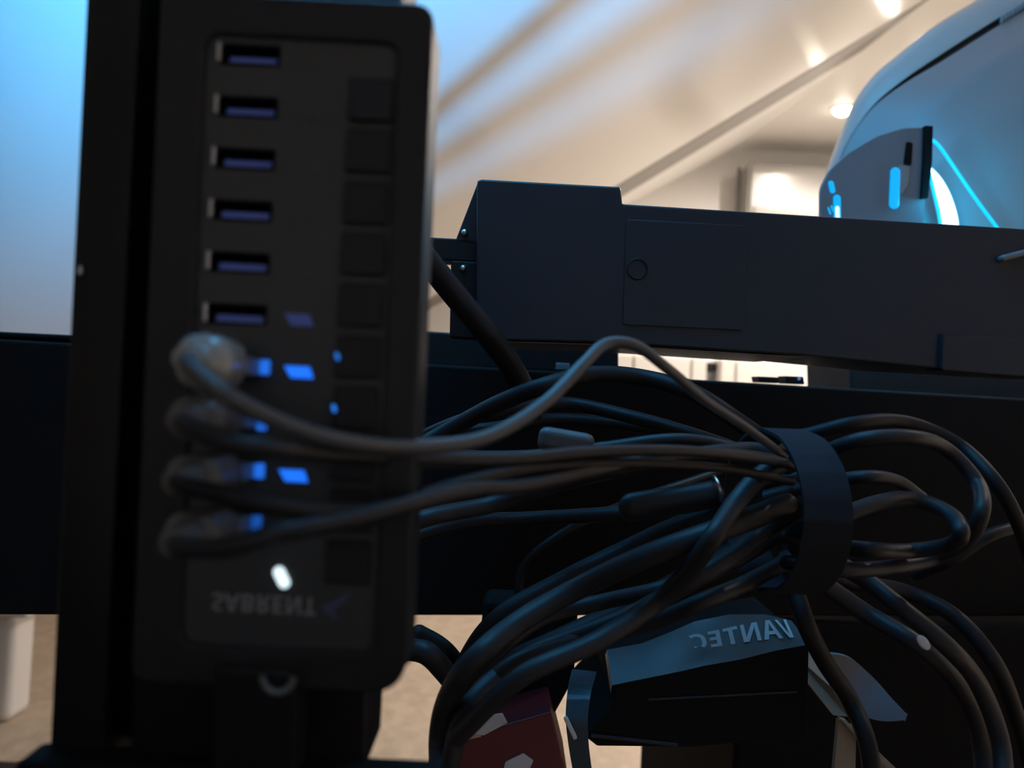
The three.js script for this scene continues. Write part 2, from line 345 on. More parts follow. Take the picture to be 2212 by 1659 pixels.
  const pw = new THREE.CapsuleGeometry(13 * hm, 24 * hm, 6, 14); pw.rotateZ(0.5); pw.scale(1, 1, 0.4);
  part('power_light', pw, glow(0.75, 0.93, 1.0, 1.3), t, 'white oval power light').position.set(...HL(605, 1250), pz + 0.0004);
  const tx = part('lettering', letters('SABRENT', 226 * hm, 40 * hm, 0.00015, false, true), M.print, t, 'pale upside-down maker lettering'); tx.position.set(...HL(566, 1309), pz); tx.rotation.z = 0.0;
  const wing = (pts) => { const s = new THREE.Shape(); s.moveTo(...HL(...pts[0])); for (const p of pts.slice(1)) s.lineTo(...HL(...p)); s.closePath(); return extrude(s, 0.00015); };
  const em = merge([wing([[688, 1314], [722, 1300], [760, 1277], [748, 1296], [722, 1320], [700, 1322]]), wing([[694, 1322], [716, 1322], [728, 1342], [714, 1340]])]); em.translate(0, 0, 0.00015);
  part('emblem', em, M.printblue, t, 'dim blue winged emblem').position.z = pz;
}
// plugs and cords that leave the four lower ports
function plugCable(i, label, mats, plug, cord, r) {
  const [px, py] = portAt(i), base = hf.at.clone().add(V(...HL(px, py), 0).applyQuaternion(hf.q));
  const t = thing('usb_cable', label, 'cable', base); const inv = (p) => p.clone().sub(base);
  const out = V(0, 0, 1);
  const [w, h, len] = plug;
  const sh = rbox(0.0116, 0.0042, 0.012, 0.0004); sh.translate(0, 0, 0.0005);
  part('connector', sh, M.plate, t);
  const body = rbox(w, h, len, Math.min(w, h) * 0.44); body.translate(0, 0, 0.004 + len / 2);
  const mb = part('plug', body, mats[0], t);
  const boot = new THREE.CylinderGeometry(r * 1.25, r * 1.9, 0.008, 16); boot.rotateX(Math.PI / 2); boot.translate(0, 0, 0.006 + len);
  part('strain_relief', boot, mats[0], t);
  const pts = [V(0, 0, 0.004 + len), V(0.0006, -0.0004, 0.010 + len), ...cord.map((c) => inv(P(...c)))];
  part('cord', tube(pts, r), mats[1], t);
  return t;
}
plugCable(6, 'grey usb cable with a glossy pale plug, its cord rising in a high arch', [M.glossplug, M.greycord], [0.0128, 0.0125, 0.017],
  [[470, 842, 0.148], [560, 893, 0.152], [700, 945, 0.162], [880, 966, 0.18], [1050, 945, 0.2], [1180, 868, 0.22], [1262, 785, 0.235], [1312, 742, 0.245], [1368, 745, 0.25], [1440, 795, 0.26], [1520, 862, 0.28], [1610, 922, 0.31], [1700, 990, 0.34]], 0.0019);
plugCable(7, 'black usb cable in the second used port, sagging flat beneath the grey one', [M.plug, M.rubber], [0.0120, 0.0095, 0.018],
  [[490, 955, 0.148], [570, 968, 0.15], [700, 980, 0.165], [900, 990, 0.19], [1100, 992, 0.22], [1300, 975, 0.25], [1500, 975, 0.28], [1700, 1000, 0.33]], 0.0020);
plugCable(8, 'black usb cable in the third used port, dipping over the lit bar', [M.plug, M.rubber2], [0.0120, 0.0095, 0.018],
  [[490, 1070, 0.148], [580, 1092, 0.15], [700, 1106, 0.16], [850, 1092, 0.18], [1000, 1045, 0.2], [1160, 1010, 0.23], [1350, 1000, 0.26], [1550, 1010, 0.3], [1710, 1040, 0.33]], 0.0020);
plugCable(9, 'black usb cable in the lowest port, climbing steadily to the right', [M.plug, M.rubber], [0.0120, 0.0100, 0.018],
  [[490, 1182, 0.148], [600, 1152, 0.15], [740, 1126, 0.16], [880, 1090, 0.175], [1010, 1060, 0.195], [1130, 1050, 0.22], [1290, 1015, 0.25], [1450, 985, 0.28], [1640, 985, 0.32], [1720, 1010, 0.34]], 0.0021);
{ // power plug and lead under the hub
  const f = frame(548, 1540, 0.178), L = f.l, t = thing('power_cable', 'black power cable plugged into the bottom end of the hub', 'cable', f.at); t.quaternion.copy(f.q);
  const m = f.m, b = extrude(roundedPoly([L(463, 1440), L(640, 1449), L(632, 1700), L(455, 1692)], 0.0022), 0.012, 0.0012, 3);
  part('plug', b, M.post, t);
  const u = new THREE.TorusGeometry(33 * m, 8 * m, 8, 24, Math.PI); u.rotateZ(Math.PI); const uu = part('collar', u, M.plate, t); uu.position.set(...L(604, 1458), 0.0012);
  const lead = tube([V(...L(545, 1690), -0.006), V(...L(542, 1760), -0.006), V(...L(530, 1800), -0.012)], 0.0028); part('cord', lead, M.rubber, t);
}

// ---------------------------------------------------------------- the dark box above the cables, its bracket, and what stands on the desk
const BD = 0.47;
{
  const f = frame(1500, 600, BD), L = f.l, t = thing('equipment_box', 'long black equipment box with a stepped top running right behind the hub', 'box', f.at); t.quaternion.copy(f.q);
  const s = roundedPoly([L(1030, 386), L(1341, 403), L(1345, 440), L(2420, 507), L(2420, 818), L(2032, 796), L(1740, 768), L(1300, 740), L(1030, 733)], [0.004, 0.002, 0.001, 0.002, 0.002, 0.002, 0.002, 0.002, 0.003]);
  part('casing', extrude(s, 0.10, 0.0012, 2), M.case, t);
  const un = extrude(roundedPoly([L(1060, 734), L(1300, 741), L(1738, 769), L(1738, 771), L(1300, 743), L(1060, 736)], 0.0001), 0.092); un.translate(0, -0.0004, -0.004); part('lit_underside', un, std(0.16, 0.15, 0.14, 0.35), t, 'bottom sheet with bounced light put into its lighter grey');  // light bounced onto the underside is put into a lighter sheet
  const lp = extrude(roundedPoly([L(1352, 474), L(1612, 488), L(1604, 714), L(1344, 702)], 0.002), 0.0016, 0.0005); lp.translate(0, 0, 0.001);
  part('cover_plate', lp, M.case, t);
  const em = new THREE.TorusGeometry(0.006, 0.0007, 8, 24); part('emblem', em, M.dark, t).position.set(...L(1376, 582), 0.0012);
  const ex = extrude(roundedPoly([L(2030, 722), L(2420, 744), L(2416, 830), L(2026, 800)], 0.002), 0.02, 0.001); ex.translate(0, 0, 0.004); part('foot', ex, M.case, t);
  const la = rbox(0.03, 0.004, 0.006, 0.002); la.rotateZ(0.3); part('latch', la, M.plate, t, 'small pale latch').position.set(...L(2205, 548), 0.002);
}
{
  const f = frame(1000, 560, 0.485), L = f.l, t = thing('metal_bracket', 'black metal bracket with a slanted gusset at the left end of the equipment box', 'bracket', f.at); t.quaternion.copy(f.q);
  part('gusset', extrude(roundedPoly([L(1034, 388), L(1040, 530), L(982, 524)], 0.001), 0.012, 0.0008), M.case, t);
  part('arm', extrude(roundedPoly([L(925, 512), L(1040, 518), L(1036, 566), L(922, 560)], 0.001), 0.02, 0.001), M.dark, t);
  part('leg', extrude(roundedPoly([L(974, 562), L(1040, 566), L(1034, 732), L(971, 728)], 0.001), 0.02, 0.001), M.dark, t);
  part('bolt', new THREE.SphereGeometry(0.0022, 10, 8), M.metal, t).position.set(...L(1004, 503), 0.001);
  part('bolt', new THREE.SphereGeometry(0.0022, 10, 8), M.metal, t).position.set(...L(1001, 580), 0.001);
}
{
  const f = frame(1120, 790, 0.645), L = f.l, t = thing('power_strip', 'black power unit standing on the desk edge between hub and bright slit', 'power strip', f.at); t.quaternion.copy(f.q);
  part('body', extrude(roundedPoly(onDesk(f, [L(780, 706), L(1336, 742), L(1332, 900), L(776, 900)]), 0.003), 0.05, 0.0015), M.dark, t);
  part('switch', rbox(0.012, 0.006, 0.003, 0.001), M.plate, t).position.set(...L(1215, 792), 0.001);
}
{
  const f = frame(60, 790, 0.605), L = f.l, t = thing('black_amplifier', 'low black unit standing on the desk at far left, behind the post', 'amplifier', f.at); t.quaternion.copy(f.q);
  part('body', extrude(roundedPoly(onDesk(f, [L(-260, 704), L(420, 736), L(416, 900), L(-264, 880)], 0.004), 0.003), 0.12, 0.0015), M.dark, t);
  part('foot', (() => { const [a, , b] = [L(-200, 822), 0, L(380, 846)], y = DT - f.at.y + 0.0015; const g = rbox(b[0] - a[0], 0.004, 0.09, 0.001); g.translate((a[0] + b[0]) / 2, y + 0.002, -0.06); return g; })(), M.deep, t);
}
for (const [x0, x1, y, label, led] of [[1638, 1682, 813, 'small black adapter on the desk edge under the box, without a light', 0], [1697, 1736, 812, 'small black adapter with a tiny blue light at the right end of the bright slit', 1]]) {
  const f = frame((x0 + x1) / 2, 830, 0.66), L = f.l, t = thing('small_adapter', label, 'adapter', f.at); t.quaternion.copy(f.q);
  part('body', extrude(roundedPoly(onDesk(f, [L(x0, y), L(x1, y + 2), L(x1, 880), L(x0, 880)]), 0.0008), 0.02, 0.0006), M.dark, t);
  if (led) part('indicator', new THREE.SphereGeometry(0.0014, 10, 8), glow(0.1, 0.4, 1, 0.5), t).position.set(...L(1726, 818), 0.0002);
}
{ // thick black lead slanting behind the hub to the box
  const t = thing('thick_lead', 'thick black lead slanting down from the hub to the left end of the box', 'cable');
  part('cord', tube([P(800, 420, 0.40), P(900, 535, 0.41), P(985, 640, 0.42), P(1060, 730, 0.43), P(1110, 800, 0.45), P(1150, 880, 0.47)], 0.0068), M.rubber2, t);
}

// ---------------------------------------------------------------- the pale monitor, seen from behind
{
  const t = thing('curved_monitor', 'pale glossy curved monitor seen from behind, with a glowing cyan light ring', 'monitor');
  const rows = [
    [[1783, 560], [1780, 480], [1776, 425], [1784, 372], [1803, 320], [1822, 272], [1852, 208], [1892, 158], [1937, 120], [2012, 60], [2112, -2], [2240, -80], [2400, -170]],
    [[1800, 560], [1794, 480], [1796, 420], [1809, 360], [1835, 300], [1864, 256], [1896, 219], [1955, 171], [2018, 128], [2112, 68], [2162, 37], [2230, -2], [2420, -105]],
    [[1801, 560], [1795, 480], [1797, 420], [1810, 360], [1836, 300], [1865, 256.5], [1898, 221], [1959, 177], [2025, 138], [2119, 79], [2169, 48], [2237, 9], [2426, -94]],
    [[1870, 560], [1868, 490], [1876, 430], [1894, 380], [1922, 330], [1954, 285], [1990, 246], [2046, 200], [2106, 160], [2190, 108], [2240, 80], [2300, 48], [2470, -40]],
    [[1960, 560], [1962, 505], [1972, 460], [1990, 415], [2014, 376], [2042, 340], [2074, 308], [2122, 272], [2172, 240], [2240, 202], [2290, 176], [2350, 145], [2500, 70]],
    [[2060, 570], [2064, 530], [2074, 495], [2090, 465], [2110, 436], [2134, 410], [2162, 386], [2200, 360], [2240, 338], [2300, 305], [2350, 280], [2410, 252], [2530, 195]],
    [[2200, 640], [2204, 622], [2210, 606], [2220, 594], [2232, 584], [2246, 575], [2264, 566], [2290, 556], [2320, 546], [2360, 536], [2400, 528], [2450, 520], [2540, 505]],
  ];
  const depth = [0.965, 0.925, 0.922, 0.875, 0.835, 0.815];
  const smooth = (row) => { const c = new THREE.CatmullRomCurve3(row.map(([x, y]) => V(x, y, 0))); return c.getPoints(72); };
  const R = rows.map(smooth), N = 72;
  function loft(list) {                         // list of [row index or blend, depth]
    const pos = [], idx = [], uv = [];
    list.forEach(([a, b, k, d], j) => { for (let i = 0; i <= N; i++) { const x = R[a][i].x * (1 - k) + R[b][i].x * k, y = R[a][i].y * (1 - k) + R[b][i].y * k, p = P(x, y, d); pos.push(p.x, p.y, p.z); uv.push(i / N, j); } });
    for (let j = 0; j < list.length - 1; j++) for (let i = 0; i < N; i++) { const a = j * (N + 1) + i, b = a + N + 1; idx.push(a, b, b + 1, a, b + 1, a + 1); }
    const g = new THREE.BufferGeometry(); g.setAttribute('position', new THREE.Float32BufferAttribute(pos, 3)); g.setAttribute('uv', new THREE.Float32BufferAttribute(uv, 2)); g.setIndex(idx); g.computeVertexNormals(); return g;
  }
  // rim: from the screen edge over the rolled border to the seam
  part('rim', loft([[0, 0, 0, 1.02], [0, 0, 0, 0.985], [0, 1, 0.02, 0.968], [0, 1, 0.10, 0.955], [0, 1, 0.3, 0.942], [0, 1, 0.6, 0.932], [0, 1, 0.97, 0.924], [1, 1, 0, 0.926], [1, 1, 0, 0.94]]), M.rim, t);
  part('seam', loft([[0, 1, 1, 0.932], [1, 2, 0.5, 0.931], [2, 2, 0, 0.930]]), M.seam, t);
  const body = [];
  body.push([2, 2, 0, 0.938], [2, 2, 0, 0.923]);
  const stops = [[2, 0.921], [3, 0.878], [4, 0.842], [5, 0.824], [6, 0.815]];
  for (let s = 0; s < 4; s++) for (let k = 0; k < 6; k++) { const u = k / 6; body.push([stops[s][0], stops[s + 1][0], u, stops[s][1] + (stops[s + 1][1] - stops[s][1]) * (s === 0 && k === 0 ? 0.02 : u)]); }
  body.push([6, 6, 0, 0.815]);
  part('back_shell', loft(body), M.shell, t);
  // screen side: a curved sheet that closes the front
  part('screen_side', loft([[0, 0, 0, 1.02], [2, 3, 0, 1.03], [4, 4, 0, 1.035], [6, 6, 0, 1.03]]), M.dark, t);
  // vents: short ribs along the seam at the upper right
  for (let k = 0; k < 9; k++) { const u = k / 8, p = P(2164 + 66 * u, 42 - 42 * u, 0.918), b = rbox(0.0022, 0.009, 0.004, 0.0006); const m = part('vent_rib', b, M.shell, t); m.position.copy(p); m.rotation.z = -0.12; }
  // mount plate with slot
  const f = frame(1900, 400, 0.735), L = f.l;
  const pl = extrude(roundedPoly([L(1771, 560), L(1773, 405), L(1792, 368), L(1830, 332), L(1893, 294), L(1950, 276), L(2010, 274), L(2009, 350), L(1999, 425), L(1992, 560)], [0.001, 0.006, 0.004, 0.004, 0.004, 0.003, 0.001, 0.002, 0.002, 0.001]), 0.006, 0.0012, 2);
  const hold = (o) => { o.position.copy(f.at); o.quaternion.copy(f.q); return o; };
  const plate = hold(part('mount_plate', pl, M.plate, t, 'grey mounting plate with slots'));
  const bar = extrude(roundedPoly([L(1993, 274), L(2011, 275), L(2009, 352), L(2001, 430), L(1986, 430), L(1991, 352)], 0.0008), 0.012, 0.0004); bar.translate(0, 0, 0.004); part('edge_rib', bar, M.deep, plate);
  const slot = extrude(roundedPoly([L(1957, 306), L(1971, 309), L(1968, 358), L(1951, 356)], 0.002), 0.001); slot.translate(0, 0, 0.0008); part('slot', slot, M.deep, plate);
  const gl = extrude(roundedPoly([L(1942, 356), L(1966, 360), L(1962, 400), L(1944, 424), L(1938, 390)], 0.003), 0.002, 0.0005); gl.translate(0, 0, 0.0012); part('gloss_patch', gl, M.shell, plate, 'pale patch below the slot, its gloss put into the colour');  // raised pale piece paints the gloss below the slot
  const cap = (x0, y0, x1, y1, w, mat, z, label) => { const a = L(x0, y0), b = L(x1, y1), len = Math.hypot(a[0] - b[0], a[1] - b[1]); const g = new THREE.CapsuleGeometry(w * f.m / 2, Math.max(len - w * f.m, 1e-4), 6, 14); g.scale(1, 1, 0.25); g.rotateZ(Math.atan2(b[1] - a[1], b[0] - a[0]) + Math.PI / 2); g.translate((a[0] + b[0]) / 2, (a[1] + b[1]) / 2, z); return part('slot_light', g, mat, plate, label); };
  const cy = glow(0.0, 0.42, 1.0, 1.05);
  cap(1934, 362, 1930, 452, 22, cy, 0.0008, 'oval slot full of blue light');
  cap(1793, 391, 1799, 418, 12, cy, 0.0008, 'small oval of blue light');
  cap(1807, 421, 1808, 484, 16, cy, 0.0008, 'bright blue slot at the plate corner');
  cap(1807, 446, 1808, 480, 9, glow(0.6, 0.95, 1, 1.4), 0.0016, 'white-hot core of the corner slot');
  cap(1788, 448, 1794, 464, 4, cy, 0.0008); cap(1795, 444, 1799, 458, 4, cy, 0.0008);
  // light ring of the back: a crescent lens and a thin outer line
  const f2 = frame(2040, 420, 0.79), L2 = f2.l, hold2 = (o) => { o.position.copy(f2.at); o.quaternion.copy(f2.q); return o; };
  const cres = (pts, z) => { const s = new THREE.Shape(); const p = pts.map(([x, y]) => new THREE.Vector2(...L2(x, y))); s.moveTo(p[0].x, p[0].y); s.splineThru(p.slice(1)); s.closePath(); const g = extrude(s, 0.004, 0.0006); g.translate(0, 0, z); return g; };
  const ring = hold2(part('light_ring', cres([[2003, 350], [2030, 378], [2055, 420], [2072, 480], [2070, 540], [2050, 560], [2036, 520], [2030, 470], [2019, 420], [2003, 350]], 0), glow(0.0, 0.55, 1.0, 1.6), t, 'cyan outer layer of the light ring, standing in for its halo'));  // wider glowing cyan layer paints the halo around the white core
  part('ring_core', cres([[2010, 363], [2032, 386], [2053, 425], [2068, 478], [2066, 530], [2052, 550], [2040, 505], [2032, 455], [2022, 415], [2010, 363]], 0.0015), glow(0.75, 0.97, 1.0, 4), ring, 'white-hot core of the light ring');
  const lt = [[2010, 303], [2021, 311], [2034, 327], [2062, 368], [2092, 412], [2122, 454], [2146, 486], [2170, 520]].map(([x, y]) => V(...L2(x, y), 0.002));
  part('ring_line', tube(lt, 3.2 * f2.m), glow(0.0, 0.55, 1.0, 1.5), ring, 'thin glowing cyan line');
  const l = new THREE.PointLight(new THREE.Color().setRGB(0.01, 0.55, 1), CORE_LIGHT, 0, 2); l.position.copy(P(2062, 425, 0.735)); l.castShadow = true; l.shadow.radius = 0.6; scene.add(l);
  // stand behind the box
  const f3 = frame(2000, 760, 0.80), L3 = f3.l, st = extrude(roundedPoly(onDesk(f3, [L3(1836, 768), L3(1905, 700), L3(2300, 700), L3(2440, 790), L3(2440, 900), L3(1836, 900)]), 0.003), 0.12, 0.002);
  const stand = part('stand', st, M.dark, t); stand.position.copy(f3.at); stand.quaternion.copy(f3.q);
  const nk = extrude(roundedPoly([L3(2030, 470), L3(2200, 470), L3(2200, 740), L3(2030, 740)], 0.004), 0.05, 0.002); nk.translate(0, 0, -0.03); part('neck', nk, M.dark, stand);
}

// ---------------------------------------------------------------- added unseen blue lamp: trough and slats shaped to streak the slope, shield the fronts
{
  const lp = V(0.35, 1.30, 0.30), t = thing('added_blue_lamp', 'added blue floor lamp with a slatted trough, unseen behind the viewer', 'lamp', V(0.35, 0, 0.40));
  const S = (x, y) => onPlane(x, y, edge0, slopeN), rel = lp.clone().sub(t.position);
  const spot = S(360, 719), ax = spot.clone().sub(lp).normalize();        // the slats point at the spot where the streaks meet
  const fan = (deg) => S(360 + 400 * Math.cos(deg * Math.PI / 180), 719 - 400 * Math.sin(deg * Math.PI / 180)).sub(lp);
  const e1 = fan(26.2); e1.addScaledVector(ax, -e1.dot(ax)).normalize(); const e2 = ax.clone().cross(e1);
  const turn = (v) => Math.atan2(v.dot(e2), v.dot(e1));
  const at = (a, r, s) => rel.clone().addScaledVector(e1, Math.cos(a) * r).addScaledVector(e2, Math.sin(a) * r).addScaledVector(ax, s);
  const panel = (name, a0, r0, a1, r1, s0, s1, th) => { const q = [at(a0, r0, s0), at(a1, r1, s0), at(a1, r1, s1), at(a0, r0, s1)], n = q[1].clone().sub(q[0]).cross(q[2].clone().sub(q[0])).setLength(th); part(name, prism(q, n), M.deep, t); };
  const D = Math.PI / 180;
  panel('light_shield', 0, 0.075, 96 * D, 0.035, -0.10, 0.5, 0.0015);
  panel('light_shield', 96 * D, 0.035, 194 * D, 0.075, -0.10, 0.5, -0.0015);
  { const q = [at(0, 0.09, -0.10), at(90 * D, 0.09, -0.10), at(180 * D, 0.09, -0.10), at(270 * D, 0.09, -0.10)]; part('end_plate', prism(q, ax.clone().multiplyScalar(-0.002)), M.deep, t); }
  for (const [a1, a0] of [[41.2, 38.1], [34.0, 30.4]]) panel('gobo_slat', turn(fan(a1)), 0.07, turn(fan(a0)), 0.07, 0.01, 0.5, 0.0006);
  for (const [a1, a0] of [[65, 53.5]]) panel('gobo_slat', turn(fan(a1)), 0.07, turn(fan(a0)), 0.07, -0.10, 0.5, 0.0006);  // wide slat added to keep bounced blue off the monitor
  part('bulb', (() => { const g = new THREE.SphereGeometry(0.004, 16, 12); g.translate(rel.x, rel.y, rel.z); return g; })(), glow(0.1, 0.5, 1, 2), t);
  const low = at(96 * D, 0.04, -0.05);
  part('pole', tube([V(0, 0.02, 0), V(0, low.y * 0.5, 0), V(low.x, low.y, low.z)], 0.008), M.dark, t);
  part('base', (() => { const g = new THREE.CylinderGeometry(0.12, 0.13, 0.02, 32); g.translate(0, 0.026, 0); return g; })(), M.dark, t);
  const l = new THREE.SpotLight(BLUE, ADDED_BLUE_LAMP, 0, 0.56, 0.45, 2); l.position.copy(lp); l.target.position.copy(S(960, 180)); l.castShadow = true; l.shadow.radius = 0.11; scene.add(l, l.target);
}

// ---------------------------------------------------------------- the strapped bundle of black cables
{
  const t = thing('cable_bundle', 'strapped bundle of black cables fanning left and looping right under the box', 'cables');
  const strands = [
    [[[780, 1040], [960, 935], [1085, 868], [1180, 832], [1290, 808], [1400, 818], [1500, 850], [1600, 915], [1700, 985]], 0.42, 0.0048, 1],
    [[[780, 1010], [900, 950], [1010, 905], [1120, 880], [1230, 872], [1360, 900], [1500, 940], [1700, 1010]], 0.45, 0.0040, 1],
    [[[780, 1000], [940, 940], [1060, 925], [1200, 905], [1400, 925], [1560, 965], [1700, 1010]], 0.47, 0.0036, 1],
    [[[780, 1000], [960, 983], [1040, 987], [1150, 984], [1300, 968], [1480, 950], [1700, 1000]], 0.36, 0.0030, 0],
    [[[800, 1165], [920, 1120], [1060, 1090], [1200, 1045], [1340, 1010], [1500, 985], [1640, 975], [1720, 1000]], 0.34, 0.0040, 0],
    [[[780, 1200], [1000, 1130], [1150, 1120], [1320, 1110], [1500, 1090], [1640, 1050], [1720, 1030]], 0.44, 0.0042, 1],
    [[[958, 1720], [950, 1600], [972, 1500], [1030, 1420], [1120, 1345], [1240, 1275], [1400, 1200], [1540, 1150], [1700, 1090]], 0.33, 0.0050, 0],
    [[[950, 1740], [1000, 1560], [1100, 1440], [1215, 1395], [1320, 1368], [1420, 1340], [1520, 1298], [1600, 1265], [1740, 1190]], 0.35, 0.0038, 0],
    [[[940, 1700], [985, 1500], [1080, 1400], [1180, 1330], [1300, 1300], [1430, 1272], [1540, 1235], [1640, 1180], [1740, 1120]], 0.37, 0.0040, 0],
    [[[990, 1590], [1130, 1460], [1290, 1385], [1420, 1300], [1490, 1230], [1540, 1160], [1590, 1085], [1640, 1030], [1720, 985]], 0.32, 0.0042, 0],
    [[[960, 1720], [1010, 1530], [1130, 1425], [1360, 1330], [1500, 1250], [1590, 1195], [1660, 1140], [1740, 1090]], 0.34, 0.0042, 0],
    [[[942, 1740], [975, 1560], [1060, 1460], [1120, 1420], [1230, 1370], [1400, 1290], [1560, 1200], [1720, 1130]], 0.42, 0.0055, 1],
    [[[930, 1740], [965, 1540], [1010, 1420], [1080, 1330], [1200, 1260], [1340, 1190], [1500, 1120], [1720, 1060]], 0.45, 0.0052, 1],
    // loops to the right of the strap
    [[[1700, 1010], [1780, 978], [1860, 950], [1960, 944], [2050, 975], [2108, 1040], [2120, 1105], [2090, 1165], [2020, 1205], [1920, 1226], [1800, 1230], [1700, 1215]], 0.34, 0.0034, 0],
    [[[1720, 1060], [1800, 1040], [1870, 1030], [1940, 1040], [1990, 1075]], 0.38, 0.0032, 0],
    [[[1720, 1150], [1800, 1122], [1890, 1088], [1980, 1080], [2048, 1108], [2076, 1150], [2050, 1178], [1970, 1190], [1880, 1188], [1790, 1178], [1700, 1160]], 0.33, 0.0034, 0],
    [[[1740, 940], [1840, 915], [1960, 912], [2070, 960], [2150, 1040], [2200, 1130], [2240, 1260]], 0.40, 0.0036, 1],
    [[[1720, 1220], [1830, 1255], [1960, 1280], [2060, 1330], [2140, 1420], [2200, 1560], [2250, 1740]], 0.40, 0.0042, 1],
    [[[1700, 1210], [1780, 1262], [1870, 1325], [1980, 1392], [2070, 1480], [2120, 1600], [2130, 1740]], 0.38, 0.0048, 0],
    [[[1720, 1180], [1850, 1240], [1960, 1325], [2050, 1400], [2120, 1490], [2160, 1600], [2170, 1740]], 0.35, 0.0042, 0],
    [[[1700, 1150], [1712, 1250], [1738, 1340], [1782, 1430], [1835, 1510], [1872, 1600], [1890, 1740]], 0.42, 0.0050, 1],
    [[[1980, 1240], [2060, 1205], [2130, 1160], [2240, 1130]], 0.42, 0.0036, 1],
    [[[880, 1402], [920, 1410], [958, 1448], [985, 1480], [1010, 1500]], 0.40, 0.0058, 0],
    [[[905, 1370], [950, 1395], [990, 1440], [1035, 1520]], 0.46, 0.0055, 1],
    [[[1150, 1420], [1080, 1470], [1030, 1510], [990, 1560], [960, 1650], [950, 1740]], 0.41, 0.0058, 1],
  ];
  strands.forEach(([pts, d, r, deep], i) => part('strand', tube(pts.map(([x, y], j) => P(x, y, Math.max(d + 0.012 * Math.sin(j * 1.7 + i), x > 1640 && x < 1800 ? 0.345 : 0))), r), deep ? M.rubber2 : M.rubber, t));
  // the strap
  const c = P(1685, 1100, 0.36), sp = [];
  for (let k = 0; k <= 12; k++) { const a = k / 12 * Math.PI * 2; sp.push(c.clone().add(V(Math.sin(a) * 0.004, Math.cos(a) * 0.037, Math.sin(a) * 0.045))); }
  part('strap', band(sp, V(1, 0, 0), 0.020, 0.0016), std(0.018, 0.02, 0.027, 0.8, { specularIntensity: 0.4 }), t, 'dark hook-and-loop strap');
  part('connector', (() => { const g = new THREE.CapsuleGeometry(0.0062, 0.034, 8, 18); g.scale(1, 1, 0.8); g.rotateZ(-Math.PI / 2 + 0.20); return g; })(), M.rubber, t, 'smooth rounded connector shell').position.copy(P(1450, 1082, 0.335));
  part('connector_ring', (() => { const g = new THREE.TorusGeometry(0.0052, 0.0007, 8, 20); g.rotateY(Math.PI / 2); g.rotateZ(0.25); return g; })(), M.metal, t, 'bright metal ring on the connector').position.copy(P(1548, 1056, 0.333));
  part('ferrite', (() => { const g = rbox(0.026, 0.0115, 0.012, 0.004); g.rotateZ(-0.12); return g; })(), M.greycord, t, 'grey lump of plastic on the cables').position.copy(P(1222, 955, 0.36));
}

